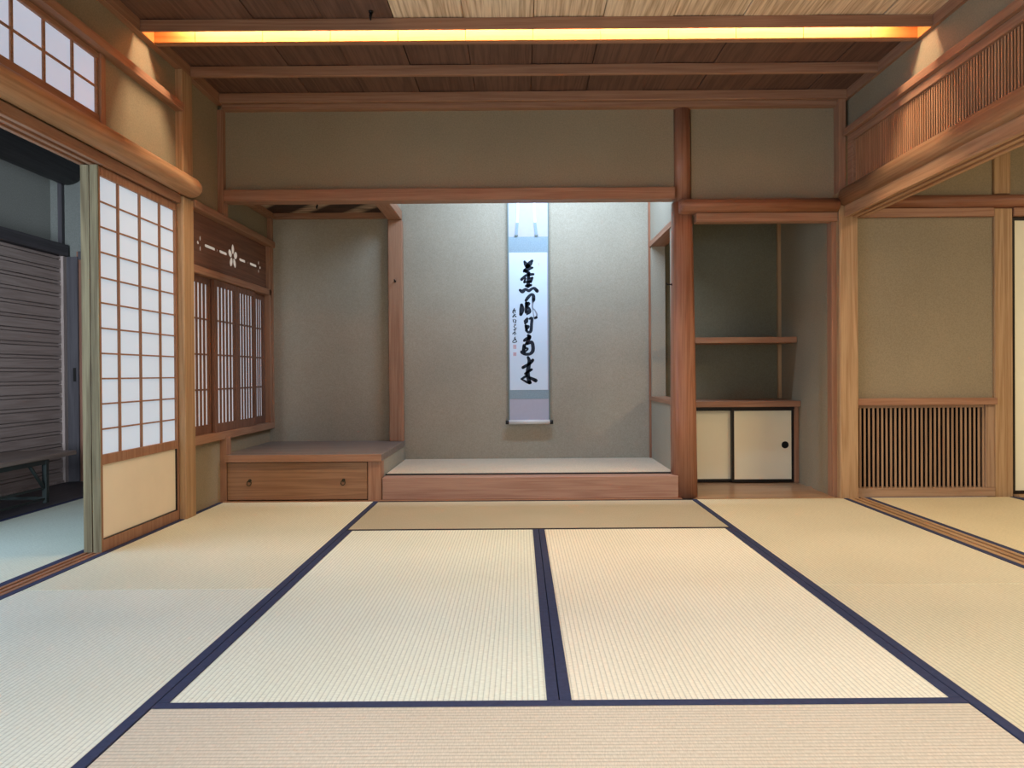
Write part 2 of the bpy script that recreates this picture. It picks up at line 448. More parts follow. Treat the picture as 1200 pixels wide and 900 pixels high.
# ================================================================== ceiling battens
GB = 'battens across the ceiling'
one('ceiling_batten', B(-1.815, 2.0, 3.527, 3.5395, 2.437, ZC), 'cedar', 'thin brown ceiling batten running along the front of the glowing lamp slot', 'batten', GB)
one('ceiling_batten', B(-1.815, 2.0, 3.669, 3.697, 2.437, ZC), 'cedar', 'brown ceiling batten along the alcove side of the glowing lamp slot', 'batten', GB)
one('ceiling_batten', B(-1.815, 2.0, 4.064, 4.09, 2.436, ZC), 'cedar', 'brown ceiling batten halfway between the lamp slot and the end wall', 'batten', GB)
one('ceiling_batten', B(-1.815, 2.0, 4.452, 4.478, 2.436, ZC), 'cedar', 'brown ceiling batten closest to the plaster end wall', 'batten', GB)
lt = thing('slot_light', 'long warm lamp glowing in the slot between two ceiling battens', 'ceiling light', (.09, 3.565, 2.59))
for k in range(3):
    x0 = -1.72 + k*1.22
    MB().cyl((x0, 3.572, 2.585), (x0+1.16, 3.572, 2.585), .008, n=10).build('tube', 'tube', lt)
    MB().box(x0, x0+1.16, 3.5525, 3.575, 2.594, 2.609).build('batten_housing', 'white', lt)

# ================================================================== end wall timbers
def rounded(x0, x1, y, z0, z1, depth, n=10):
    """nageshi: long member whose front is a flattened round; front at y-depth"""
    pass
one('lintel', B(-1.815, .965, YW, 4.60, 1.846, 1.919), 'cedar', 'long brown lintel over the scroll alcove, under the wide plaster wall', 'lintel', None, .004)
one('alcove_beam', B(-.955, -.853, 4.6, 5.36, 1.905, 1.972), 'cedar', 'short beam running back from the lintel between the two alcoves', 'beam', None, .003)
one('alcove_post', B(-.957, -.853, 5.345, 5.41, .286, 1.906), 'cedar:Z', 'slender square post at the back between the side alcove and the scroll alcove', 'post', None, .004)

def round_post():
    m = MB(); rings = []
    n = 40
    for (z, r, cx) in ((0.0, .083, 1.024), (.5, .080, 1.022), (1.0, .0755, 1.021), (1.6, .068, 1.02), (1.83, .064, 1.019)):
        ring = []
        for k in range(n):
            a = 2*PI*k/n
            x, y = math.cos(a), math.sin(a)
            s_ = 1/max((abs(x)**5+abs(y)**5)**.2, 1e-6)       # squircle
            f = .55+.45*s_
            ring.append((cx+r*x*f*.97, 4.575+r*y*f, z))
        rings.append(ring)
    m.loft(rings)
    rings = []
    for z in (1.80, ZC-.05):
        rings.append([(1.019+.050*math.cos(2*PI*k/24)*1.05, 4.56+.052*math.sin(2*PI*k/24), z) for k in range(24)])
    m.loft(rings)
    return m
one('main_post', round_post(), 'red:Z', 'thick reddish rounded post between the scroll alcove and the shelf alcove', 'post', None, 0)

def nageshi_x(x0, x1, yf, yb, z0, z1, round_end=False):
    """half-round rail along X, front bulging to yf"""
    m = MB(); prof = []
    zc = (z0+z1)/2; h = (z1-z0)/2
    for k in range(13):
        a = -PI/2 + PI*k/12
        prof.append((yb-.012-(yb-.012-yf)*max(0, math.cos(a))**.7, zc+h*math.sin(a)))
    prof = [(yb, z0)] + prof + [(yb, z1)]
    xs = [x0, x1]
    rings = []
    if round_end:
        for k in range(5):
            q = k/4; s_ = math.sin(q*PI/2)*.45+.55
            rings.append([(x0+.03*(1-math.cos(q*PI/2)) if False else x0+.03*q*q, yb-(yb-y)*s_, zc+(z-zc)*(.78+.22*math.sin(q*PI/2))) for y, z in prof])
        rings.append([(x1, y, z) for y, z in prof])
    else:
        rings = [[(x, y, z) for y, z in prof] for x in xs]
    m.loft(rings)
    return m
one('lintel_rail', nageshi_x(.985, 1.951, 4.43, YP, 1.748, 1.842, True), 'red', 'half-round reddish rail over the shelf alcove, its end lapping the thick post', 'rail', 'half-round rails over the openings', 0)
one('door_head', B(1.085, 1.951, 4.475, YP, ZK-.015, 1.75), 'cedar', 'flat brown head board under the half-round rail of the shelf alcove', 'lintel', None, .002)
one('lintel_rail', nageshi_x(2.068, 5.0, 4.45, YP+.03, 1.772, 1.86), 'red', 'half-round reddish rail on the plaster wall of the adjoining room', 'rail', 'half-round rails over the openings', 0)
one('door_head', MB().box(2.066, 2.92, 4.49, YP+.03, 1.722, 1.774).box(3.04, 5.0, 4.49, YP+.03, 1.722, 1.774), 'cedar', 'flat brown head board on the adjoining room wall, below its half-round rail', 'lintel', None, .002)

one('wooden_post', B(1.953, 2.066, YW-.04, YP+.03, -.04, 1.872), 'post', 'light brown square post between the shelf alcove and the slatted vent', 'post', 'square posts', .004)
pp = MB(); pp.box(2.924, 3.036, YW, YP+.04, -.03, 1.772); pp.box(2.924, 3.026, YW, YP+.04, 1.86, 2.56)
one('wooden_post', pp, 'post', 'light brown square post between the slatted vent and the cream sliding door', 'post', 'square posts', .004)
pp = MB(); pp.box(-1.849, -1.81, 3.957, 4.08, -.04, 1.75); pp.box(-1.93, -1.849, 4.006, 4.08, -.04, 2.0); pp.box(-1.93, -1.812, 3.957, 4.08, 1.765, 2.437)
one('wooden_post', pp, 'post', 'light brown square post between the tall paper screen and the small window', 'post', 'square posts', .004)

# ================================================================== wall of the shoji side
def log_rail():
    m = MB(); rings = []
    n = 24
    ys = [-2.6, 0, 1, 2, 3, 3.9, 4.0, 4.03, 4.05, 4.06]
    for y in ys:
        e = max(0, (y-4.0)/.06); f = math.sqrt(max(.0, 1-e*e*.75))
        rr = .053*(1+.03*math.sin(y*1.9))*f
        rings.append([(-1.792+rr*1.1*math.cos(2*PI*k/n), y, 1.805+rr*math.sin(2*PI*k/n)) for k in range(n)])
    m.loft(rings)
    return m
one('log_rail', log_rail(), 'rail:Y', 'round peeled log rail above the paper screen, ending past the post', 'rail', None, 0)
def head(x0, x1, y0, y1, z0, z1):
    m = MB(); n = 5; w_ = (x1-x0)/n
    m.box(x0, x1, y0, y1, z0+.012, z1)
    for k in (0, 2, 4): m.box(x0+k*w_, x0+(k+1)*w_, y0, y1, z0, z0+.012)
    return m
one('grooved_head', head(-1.935, -1.825, -.02, 3.956, ZK, 1.757), 'cedar', 'grooved head rail above the paper screen, under the round log', 'lintel', None, .001)
one('wall_rail', B(-1.86, -1.80, -2.6, 3.957, 2.205, 2.247), 'cedar', 'thin rail above the high paper window, crossing the lamp-lit plaster', 'rail')
one('upright_strip', B(-1.90, -1.838, 3.235, 3.272, 1.85, 2.206), 'cedar', 'upright strip between the high paper window and the lamp-lit plaster', 'jamb')
ws = thing('window_surround', 'brown timber surround of the small slatted window, with sill and cap rail', 'window frame', (-1.85, 4.7, .385))
MB().box(-1.9, -1.80, 4.082, YB, 1.715, 1.758).build('cap_rail', 'cedar', ws, .002)
MB().box(-1.9, -1.815, 4.082, YB, .385, .4315).build('sill', 'cedar', ws, .002)
MB().box(-1.9, -1.822, 4.082, YB-.03, 1.3605, 1.405).build('head_rail', 'cedar', ws, .002)
B(-1.90, -1.822, 5.346, YB, .432, 1.715).build('jamb', 'cedar', ws, .002)

# high transom with paper panes
tr = thing('transom_shoji', 'high paper window with two rows of panes above the round log', 'paper window', (-1.87, 2.0, 1.885))
f = MB()
f.box(-1.885, -1.846, -.02, 3.235, 2.178, 2.204); f.box(-1.885, -1.846, -.02, 3.235, 1.86, 1.932)
f.box(-1.885, -1.850, 3.219, 3.235, 1.932, 2.178)
f.build('frame', 'cedar', tr, .002)
f = MB()
y = 3.055
while y > 0: f.box(-1.860, -1.853, y-.007, y+.007, 1.932, 2.178); y -= .183
f.box(-1.859, -1.854, -.02, 3.219, 2.049, 2.059)
f.build('lattice', 'cedar', tr)
B(-1.864, -1.860, -.02, 3.219, 1.932, 2.178).build('paper', 'paper_hi', tr)

# tall shoji, and the second panel stacked behind it
def shoji(name, label, xf, y0, y1, rows=True):
    r = thing(name, label, 'sliding screen', (xf-.015, (y0+y1)/2, .0), 'tall paper sliding screens')
    xb = xf-.035
    f = MB()
    f.box(xb+.002, xf, y0+.003, y0+.020, .003, 1.706); f.box(xb, xf, y1-.06, y1, .0, 1.708)
    f.box(xb, xf, y0+.024, y1-.06, 1.668, 1.708); f.box(xb, xf, y0+.02, y1-.06, .385, .43); f.box(xb, xf, y0+.02, y1-.06, 0, .052)
    f.build('frame', 'cedar', r, .0015)
    MB().box(xb, xf+.001, y0-.001, y0+.005, 0, 1.709).build('weathered_edge', 'weather:Z', r)
    l = MB()
    for yy in (3.395, 3.587, 3.785): l.box(xf-.014, xf-.005, yy-.006, yy+.006, .43, 1.668)
    for k in range(1, 11):
        z = .43+1.238*k/11; l.box(xf-.013, xf-.007, y0+.02, y1-.06, z-.0035, z+.0035)
    l.build('lattice', 'cedar', r)
    MB().box(xf-.017, xf-.0145, y0+.018, y1-.058, .42, 1.68).build('paper', 'paper', r)
    MB().box(xf-.026, xf-.010, y0+.018, y1-.058, .05, .39).build('skirt_panel', 'skirt', r)
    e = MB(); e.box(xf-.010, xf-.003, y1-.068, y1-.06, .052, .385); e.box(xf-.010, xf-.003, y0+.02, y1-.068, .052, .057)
    e.build('black_edging', 'black', r)  # plain black strips along the skirt's far and bottom edges
    return r
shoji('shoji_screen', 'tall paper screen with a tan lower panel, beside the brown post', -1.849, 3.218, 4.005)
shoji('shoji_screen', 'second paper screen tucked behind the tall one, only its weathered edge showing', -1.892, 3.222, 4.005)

# carved transom panel with pierced flower pattern
def pierced():
    cu = bpy.data.curves.new('pierced', 'CURVE'); cu.dimensions = '2D'; cu.fill_mode = 'BOTH'; cu.extrude = .002
    def poly(pts):
        s = cu.splines.new('POLY'); s.points.add(len(pts)-1); s.use_cyclic_u = True
        for p, q in zip(s.points, pts): p.co = (q[0], q[1], 0, 1)
    W0, W1, H0, H1 = 4.082, 5.345, 1.4055, 1.7145
    poly([(W0,H0),(W1,H0),(W1,H1),(W0,H1)])
    cy, cz = 4.735, 1.545
    def petal(y, z, a, r0, r1, wd):
        pts = []
        for k in range(14):
            t = 2*PI*k/14; u = (r0+r1)/2+(r1-r0)/2*math.cos(t); v = wd*math.sin(t)
            pts.append((y+u*math.cos(a)-v*math.sin(a), z+u*math.sin(a)+v*math.cos(a)))
        poly(pts)
    for k in range(5): petal(cy, cz, PI/2+2*PI*k/5, .014, .080, .024)
    def bar(y0, y1, z, h=.009):
        poly([(y0,z-h*.6),(y0+.012,z-h),(y1-.012,z-h),(y1,z-h*.6),(y1,z+h*.6),(y1-.012,z+h),(y0+.012,z+h),(y0,z+h*.6)])
    bar(4.52, 4.64, cz); bar(4.84, 4.95, cz); bar(4.31, 4.46, cz); bar(5.03, 5.16, cz)
    petal(4.49, cz, PI/2, -.012, .012, .007); petal(4.99, cz, PI/2, -.012, .012, .007)
    for k in (-1, 0, 1):
        petal(4.25, cz, PI/2+PI/2*k+PI/2, .014, .045, .010)
        petal(5.20, cz, k*PI/2, .014, .045, .010)
    ob = bpy.data.objects.new('tmp', cu); COL.objects.link(ob)
    me = bpy.data.meshes.new_from_object(ob)
    COL.objects.unlink(ob); bpy.data.objects.remove(ob)
    return me
me = pierced()
pc = thing('carved_panel', 'dark brown board pierced with a flower and bars above the small window', 'carved panel', (-1.865, 4.7, 1.405))
for v in me.vertices:
    a, b, c_ = v.co; v.co = Vector((-1.850+c_, a, b)) - pc.location
me.materials.clear(); me.materials.append(wood('panel', 'Y'))
o = bpy.data.objects.new('pierced_board', me); COL.objects.link(o); o.parent = pc
B(-1.860, -1.856, 4.082, 5.345, 1.405, 1.715).build('backing_paper', 'paper_warm', pc)

# four small slatted panels
def small_panel(label, y0, y1, xf):
    r = thing('slatted_shoji', label, 'paper window', (xf, (y0+y1)/2, .432), 'small slatted window panels')
    f = MB(); xb = xf-.020; sw = .034
    f.box(xb, xf, y0, y0+sw, .432, 1.36); f.box(xb, xf, y1-sw, y1, .432, 1.36)
    f.box(xb, xf, y0+sw, y1-sw, 1.32, 1.36); f.box(xb, xf, y0+sw, y1-sw, .432, .485)
    f.build('frame', 'panel', r, .0015)
    s = MB(); n = 5; w_ = (y1-y0-2*sw)/(n+.5)
    for k in range(n+1):
        yy = y0+sw+w_*(k+.25)
        s.box(xf-.009, xf-.005, yy-w_*.24, yy+w_*.24, .485, 1.32)
    for k in (1, 2, 3):
        z = .485+.835*k/4; s.box(xf-.009, xf-.003, y0+sw, y1-sw, z-.005, z+.005)
    s.build('slats', 'panel:Z', r)
    B(xf-.012, xf-.0095, y0+sw-.005, y1-sw+.005, .48, 1.325).build('paper', 'paper_small', r)
small_panel('small slatted paper panel half hidden behind the brown post', 4.085, 4.43, -1.861)
small_panel('small slatted paper panel second from the brown post, with a wide bright stile', 4.41, 4.768, -1.838)
small_panel('small slatted paper panel third from the brown post', 4.770, 5.10, -1.838)
small_panel('small slatted paper panel at the corner of the side alcove', 5.05, 5.345, -1.861)

# ================================================================== drawer platform of the side alcove
pf = thing('alcove_platform', 'low wooden platform with a drawer, filling the side alcove', 'platform', (-1.33, 4.95, 0))
MB().box(-1.812, -.853, YW-.012, 4.58, .243, .286).box(-1.848, -.853, 4.58, YB, .243, .286).build('top_board', ['greytop:X'], pf, .003)
B(-1.815, -.853, YW-.016, YW-.010, .243, .287).build('top_edge', 'cedar', pf, .001)
MB().box(-.94, -.855, YW, YW+.08, .0, .243).build('corner_post', 'cedar:Z', pf, .003)
B(-1.80, -.856, YW+.03, YB-.01, .004, .243).build('carcass', 'plaster_grey', pf)
dr = B(-1.808, -.944, YW+.004, YW+.028, .006, .238).build('drawer', 'drawer', pf, .003)
for x in (-1.667, -1.090):
    m = MB(); z = .115
    m.cyl((x, YW+.006, z+.012), (x, YW-.002, z+.012), .010, n=14)
    m.cyl((x, YW, z+.012), (x, YW-.012, z+.012), .004, n=8)
    pts = [(x+.013*math.sin(a), YW-.010-.004*(1-math.cos(a)), z-.002+.014*math.cos(a)) for a in [2*PI*k/16 for k in range(17)]]
    m.tube(pts, .003, 6)
    m.build('ring_pull', 'bronze', dr)

# ================================================================== scroll alcove
one('alcove_step', B(-.850, .972, YW-.006, 4.60, .004, .141), 'step', 'reddish wooden front beam of the raised scroll alcove floor', 'step', None, .003)
am = thing('alcove_mat', 'pale thin straw mat on the raised floor of the scroll alcove', 'straw mat', (.06, 5.0, .09))
B(-.85, .97, 4.628, YB, .09, .147).build('rush_surface', 'tokomat', am)
B(-.85, .97, 4.602, 4.6275, .09, .148).build('cloth_border', 'black', am)

# hanging scroll: u = pixels of a plan 592..650 wide, 1 unit = 6.28 mm
K = 5.385/857
def SX(u): return (u-609)*K
def SZ(v): return .78-(v-437)*K
YS = 5.388
sc_ = thing('hanging_scroll', 'tall hanging scroll with five brushed black characters on the alcove wall', 'scroll', (SX(620), YS, SZ(497)))
def sheet(u0, u1, v0, v1, d, name, mat, par=sc_, bow=True):
    return B(SX(u0), SX(u1), YS-d, YS-d+.0012, SZ(v1), SZ(v0)).build(name, mat, par)
sheet(595.6, 644.4, 150, 496, .0, 'silk_mount', 'silk')
sheet(595.6, 597.0, 150, 496, .0012, 'silk_edge', 'edge'); sheet(643.0, 644.4, 150, 496, .0012, 'silk_edge', 'edge')
sheet(597, 643, 277.5, 296, .0013, 'brocade_band', 'band'); sheet(597, 643, 457, 467.5, .0013, 'brocade_band', 'band')
sheet(597.6, 641.8, 296, 457, .0026, 'paper_sheet', 'sheet')
for u in (608.2, 627.4):
    m = MB(); uu = 0
    s_ = 1 if u > 615 else -1
    a = [(u, 150), (u, 235), (u+s_*.3, 255), (u+s_*1.2, 266), (u+s_*2.3, 277)]
    def strip(pts, d):
        mm = MB(); mm.loft([[(SX(p-w_), YS-d, SZ(v)), (SX(p+w_), YS-d, SZ(v)), (SX(p+w_), YS-d-.0014, SZ(v)), (SX(p-w_), YS-d-.0014, SZ(v))] for p, v, w_ in pts], smooth=False); return mm
    rb = strip([(p, v, 1.4) for p, v in a], .004).build('ribbon', 'white', sc_)
    strip([(a[3][0]-s_*.5, 261, 1.5), (a[3][0], 266, 1.5), (a[4][0]-s_*.3, 275, 1.5)], .0056).build('ribbon_end', 'band', rb)
    strip([(a[4][0]-s_*.2, 275.2, 2.0), (a[4][0], 277.4, 2.0)], .0056).build('ribbon_tassel', 'edge', rb)
MB().cyl((SX(596), YS-.010, SZ(494.5)), (SX(644), YS-.010, SZ(494.5)), .0165, n=20).build('roller', 'whiterod', sc_)
for u0, u1 in ((592.3, 596), (644, 647.7)):
    MB().cyl((SX(u0), YS-.010, SZ(494.8)), (SX(u1), YS-.010, SZ(494.8)), .0145, n=16).build('roller_knob', 'black', sc_)
MB().cyl((SX(594), YS-.006, SZ(150)), (SX(646), YS-.006, SZ(150)), .010, n=14).build('top_bar', 'whiterod', sc_)
MB().tube([(SX(600), YS-.006, SZ(149)), (SX(620), YS-.004, SZ(136)), (SX(640), YS-.006, SZ(149))], .003, 6).build('hanging_cord', 'white', sc_)

def catmull(P, n=7):
    out = []
    for i in range(len(P)-1):
        p0 = P[max(i-1,0)]; p1 = P[i]; p2 = P[i+1]; p3 = P[min(i+2,len(P)-1)]
        for k in range(n):
            t = k/n
            out.append(tuple(.5*((2*b)+(c-a)*t+(2*a-5*b+4*c-d)*t*t+(3*b-a-3*c+d)*t**3) for a,b,c,d in zip(p0,p1,p2,p3)))
    out.append(P[-1]); return out
def brush(mb, strokes, ou, ov, sc, d, wscale=1.42):
    """variable-width ink strokes laid on the sheet"""
    for st in strokes:
        pts = catmull([(p[0], p[1], p[2]*wscale) for p in st]) if len(st) > 1 else st
        L = []
        for i, (x, y, w_) in enumerate(pts):
            a = pts[max(i-1,0)]; b = pts[min(i+1,len(pts)-1)]
            dx, dy = b[0]-a[0], b[1]-a[1]; n = math.hypot(dx, dy) or 1
            L.append((x, y, w_/2, -dy/n, dx/n))
        vs = []; fs = []
        for (x, y, h, nx, ny) in L: vs += [(x+nx*h, y+ny*h), (x-nx*h, y-ny*h)]
        for i in range(len(L)-1): fs.append((2*i, 2*i+1, 2*i+3, 2*i+2))
        for (x, y, h, nx, ny) in (L[0], L[-1]):
            o = len(vs); vs += [(x+h*math.cos(2*PI*k/12), y+h*math.sin(2*PI*k/12)) for k in range(12)]; fs.append(tuple(range(o, o+12)))
        mb.add([(SX(ou+x/sc), YS-d, SZ(ov+y/sc)) for x, y in vs], fs)
A6 = [
 [(265,75,22),(280,105,38),(300,140,40)], [(365,65,24),(340,95,44),(312,130,40)],
 [(368,155,20),(320,165,40),(268,195,38),(255,206,20)], [(268,195,30),(322,226,30)],
 [(380,242,22),(330,246,28),(280,260,24),(225,310,28)],
 [(318,255,30),(314,330,34),(310,400,34)],
 [(275,295,20),(262,345,24)], [(365,290,25),(345,340,26)], [(262,345,18),(345,338,18)], [(300,296,12),(350,290,14)],
 [(285,395,26),(348,385,24)],
 [(203,450,24),(235,468,36),(275,440,26),(320,458,28),(365,430,24),(395,430,30),(428,462,34)],
 [(280,585,26),(310,545,30),(350,508,24),(378,525,32),(380,580,34)],
 [(222,645,30),(226,705,48),(212,768,32)],
 [(282,625,26),(315,627,32),(290,665,28),(320,692,24),(324,735,34),(290,772,12)], [(285,620,28),(282,740,30)],
 [(415,810,26),(395,822,18)],
]
A7 = [
 [(278,35,20),(262,70,40),(252,97,18)], [(305,38,18),(335,33,26),(332,100,27),(322,188,28),(292,205,22),(265,180,24)],
 [(262,125,26),(264,160,22)], [(262,128,22),(296,132,18),(275,167,18)],
 [(290,245,26),(305,266,34),(250,300,28),(238,311,20)], [(305,272,32),(275,330,28),(260,350,20)],
 [(275,346,26),(330,330,30),(347,380,32),(343,440,32),(308,474,26),(250,476,26),(207,456,24),(200,440,14)],
 [(240,372,34),(230,432,30)], [(252,402,18),(284,411,16),(240,455,18)],
 [(285,517,24),(300,562,32),(290,640,36),(280,720,38),(300,828,34)], [(343,552,28),(310,590,26),(222,642,28)],
 [(328,667,22),(290,692,24),(248,720,20)], [(270,742,24),(202,785,18)], [(202,785,14),(270,824,22),(310,830,28)],
 [(300,766,24),(378,805,34)],
]
m = MB(); brush(m, A6, 592, 300, 11.24, .0033); brush(m, A7, 592, 370, 10.59, .0033)
m.build('calligraphy', 'ink', sc_, fix=False)
m = MB()
brush(m, [[(372,600,20),(366,680,14),(395,715,12),(422,770,16),(415,812,16)], [(366,690,8),(378,770,9),(385,815,14)]], 592, 300, 11.24, .0030)
m.build('dry_brush_stroke', 'inkgrey', sc_, fix=False)
m = MB()
sg6 = [[(128,690,8),(118,712,10),(104,745,7)], [(105,722,7),(145,712,7)], [(125,712,7),(140,742,9)], [(112,740,6),(118,762,6)],
       [(104,800,9),(130,770,8),(142,768,6)], [(122,778,7),(148,800,10)], [(108,835,6),(112,872,6)], [(128,832,6),(145,850,5),(130,872,6),(148,880,6)]]
sg7 = [[(100,5,6),(112,18,6)], [(105,50,6),(108,80,5)], [(122,45,6),(142,62,5),(122,80,5),(140,85,5)], [(115,105,6),(135,112,6),(112,130,6),(128,150,6),(145,150,5)],
       [(108,175,6),(140,168,6)], [(125,160,6),(122,200,7)], [(95,225,6),(120,205,8),(138,225,6)], [(110,215,6),(125,238,6)],
       [(130,262,6),(118,280,9),(136,290,7),(112,300,8),(95,325,6),(120,330,7),(148,318,7),(130,300,5)]]
brush(m, sg6, 592, 300, 11.24, .0033); brush(m, sg7, 592, 370, 10.59, .0033)
m.build('signature', 'ink', sc_, fix=False)
def seal(u0, u1, v0, v1, ou, ov, s):
    m = MB()
    def q(a0, a1, b0, b1): m.add([(SX(ou+x/s), YS-.0031, SZ(ov+y/s)) for x, y in ((a0,b0),(a1,b0),(a1,b1),(a0,b1))], [(0,1,2,3)])
    t = (u1-u0)*.14
    q(u0,u1,v0,v0+t); q(u0,u1,v1-t,v1); q(u0,u0+t,v0+t,v1-t); q(u1-t,u1,v0+t,v1-t)
    for k in range(3):
        b = v0+t*1.8+(v1-v0-3.2*t)*k/3; q(u0+t*1.6, u1-t*1.6, b, b+t*.9)
    q((u0+u1)/2-t*.5, (u0+u1)/2+t*.5, v0+t*1.5, v1-t*1.5)
    m.build('seal', 'seal', sc_, fix=False)
seal(103, 140, 360, 408, 592, 370, 10.59); seal(102, 140, 455, 497, 592, 370, 10.59); seal(444, 458, 90, 132, 592, 300, 11.24)

# ================================================================== shelf alcove
one('wall_shelf', B(1.145, 1.928, 5.08, YB-.002, .978, 1.018), 'cedar', 'single brown shelf halfway up the dark alcove', 'shelf')
cb = thing('low_cupboard', 'low cupboard with two cream sliding doors and a brown top', 'cupboard', (1.5, 5.2, .004))
B(1.076, 1.929, 5.02, YB-.002, .535, .575).build('top_board', 'cedar', cb, .002)
MB().box(1.90, 1.929, 5.06, YB-.002, .006, .535).box(1.076, 1.9, 5.14, YB-.002, .006, .02).build('carcass', 'cedar:Z', cb, .001)
B(1.076, 1.90, 5.065, 5.14, .518, .536).build('head_rail', 'black', cb)
def cdoor(x0, x1, y, handle):
    d = B(x0+.016, x1-.016, y, y+.014, .03, .506).build('door', 'fusuma', cb)
    f = MB(); a, b = y-.004, y+.018
    f.box(x0, x0+.016, a, b, .012, .518); f.box(x1-.016, x1, a, b, .012, .518); f.box(x0+.016, x1-.016, a, b, .506, .518); f.box(x0+.016, x1-.016, a, b, .012, .03)
    f.build('lacquer_frame', 'black', d)
    if handle:
        hx, hz = handle; m = MB()
        pts = [(hx+.021*math.cos(2*PI*k/24), y-.001, hz+.021*math.sin(2*PI*k/24)) for k in range(25)]
        m.tube(pts, .004, 6); m.cyl((hx, y-.0015, hz), (hx, y+.002, hz), .020, n=24)
        m.build('finger_pull', 'iron', d)
cdoor(1.47, 1.90, 5.078, (1.885-.045, .268))
cdoor(1.076, 1.485, 5.105, None)

# ================================================================== opening towards the adjoining room
def nageshi_y(xf, xb, y0, y1, z0, z1):
    m = MB(); prof = []
    zc = (z0+z1)/2; h = (z1-z0)/2
    for k in range(13):
        a = -PI/2 + PI*k/12
        prof.append((xb-.02-(xb-.02-xf)*max(0, math.cos(a))**.7, zc+h*math.sin(a)))
    prof = [(xb, z0)] + prof + [(xb, z1)]
    m.loft([[(x, y, z) for x, z in prof] for y in (y0, y1)])
    return m
one('lintel_rail', nageshi_y(1.945, 2.02, -2.6, YW-.042, 1.782, 1.892), 'rail:Y', 'half-round brown rail under the slatted transom, over the wide opening', 'rail', 'half-round rails over the openings', 0)
one('grooved_head', head(1.985, 2.107, -.02, YW-.042, ZK+.004, 1.785), 'rail:Y', 'grooved head rail over the opening to the adjoining room', 'lintel', None, .001)
ra = thing('transom_lattice', 'long transom of fine upright slats above the opening to the adjoining room', 'lattice', (2.03, 1.0, 1.89))
f = MB()
f.box(1.975, 2.07, -.6, YW-.05, 2.205, 2.247)
f.box(2.0, 2.06, -.6, YW-.05, 2.16, 2.205); f.box(2.0, 2.06, -.6, YW-.05, 1.888, 1.906)
f.box(2.0, 2.06, YW-.115, YW-.05, 1.906, 2.16)
f.build('frame', 'cedar:Y', ra, .002)
s = MB(); y = YW-.128
while y > -.6: s.box(2.016, 2.0195, y-.0052, y+.0052, 1.904, 2.162); y -= .0206
s.build('slats', 'slat:Z', ra)
B(2.0215, 2.026, -.6, YW-.115, 1.904, 2.162).build('backing_board', 'gap:Z', ra)

# slatted vent below the plaster
vt = thing('slatted_vent', 'low vent of upright wooden slats under the plaster of the adjoining room', 'vent grille', (2.49, 4.53, 0))
f = MB()
f.box(2.066, 2.925, 4.475, YP+.03, .566, .608)
f.build('top_rail', 'cedar', vt, .002)
B(2.066, 2.92, 4.49, YP+.02, .0, .055).build('bottom_rail', 'vent:X', vt, .002)
B(2.08, 2.866, 4.512, YP, .548, .566).build('upper_rail', 'vent:X', vt, .002)
B(2.866, 2.922, 4.50, YP+.02, .055, .566).build('stile', 'vent:Z', vt, .002)
B(2.068, 2.08, 4.51, YP+.02, .055, .566).build('stile', 'vent:Z', vt, .002)
s = MB(); n = 29
for k in range(n):
    x = 2.080+.786*(k+.75)/n; s.box(x-.0060, x+.0060, 4.512, 4.517, .055, .55)
s.build('slats', 'vent:Z', vt)
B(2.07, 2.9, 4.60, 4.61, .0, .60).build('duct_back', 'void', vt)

# cream sliding door of the adjoining room
fs = thing('sliding_door', 'cream paper sliding door in a black frame, cut by the edge of the view', 'sliding door', (3.5, 4.53, 0))
B(3.056, 3.94, 4.522, 4.538, .03, 1.708).build('paper_panel', 'fusuma', fs)
f = MB(); f.box(3.043, 3.058, 4.515, 4.545, .012, 1.722); f.box(3.94, 3.955, 4.515, 4.545, .012, 1.722); f.box(3.058, 3.94, 4.515, 4.545, 1.700, 1.722); f.box(3.058, 3.94, 4.515, 4.545, .012, .032)
f.build('lacquer_frame', 'black', fs)
struct('trim_21', B(3.042, 5.0, 4.452, YP+.03, -.05, .010), 'post')
struct('wall_adjoining_low', B(3.955, 5.0, YP, YP+.06, 0, 1.75), 'plaster')

# ================================================================== corridor beyond the open doorway
sh = thing('storm_shutter', 'dark wooden storm shutter with paired horizontal grooves in the corridor', 'shutter', (-3.37, 4.4, 0))
b = MB(); z = .0; top = 1.66
b.box(-3.40, -3.372, 3.5, 5.38, 0, top)
k = 0; z = .02
while z < top-.02:
    h = .060; b.box(-3.372, -3.352, 3.5, 5.36, z, min(z+h, top)); b.box(-3.372, -3.354, 3.5, 5.36, min(z+h+.007, top-.003), min(z+h+.024, top)); z += h+.031
b.build('planked_panel', 'dark:Y', sh)
MB().box(-3.40, -3.335, 5.355, 5.40, 0, top).box(-3.40, -3.34, 3.5, 5.355, 0, .02).build('frame', 'dark:Z', sh, .002)
one('shutter_head', MB().box(-3.46, -3.32, -.9, 5.40, 1.662, 1.745), 'log', 'dark head rail above the grooved storm shutter', 'lintel')
one('corridor_log', MB().cyl((-3.33, -.9, 2.32), (-3.33, 5.40, 2.32), .13, n=28), 'log:Y', 'thick dark log beam high in the corridor, above the storm shutter', 'beam', None, 0)
struct('trim_22', B(-3.39, -3.36, 5.385, 5.43, 1.74, 2.56), 'log')
dd = thing('wooden_door', 'dark wooden door at the end of the corridor, behind the paper screen edge', 'door', (-2.6, 5.42, 0))
MB().box(-3.27, -1.95, 5.41, 5.43, .0, 1.70).build('panel', 'panel:Z', dd)
MB().box(-3.345, -3.255, 5.395, 5.43, .0, 1.66).box(-3.20, -3.15, 5.398, 5.412, 0, 1.70).box(-3.255, -1.95, 5.40, 5.43, 1.64, 1.70).build('frame', 'log:Z', dd, .002)
B(-3.292, -3.272, 5.391, 5.396, .74, .84).build('finger_plate', 'iron', dd)

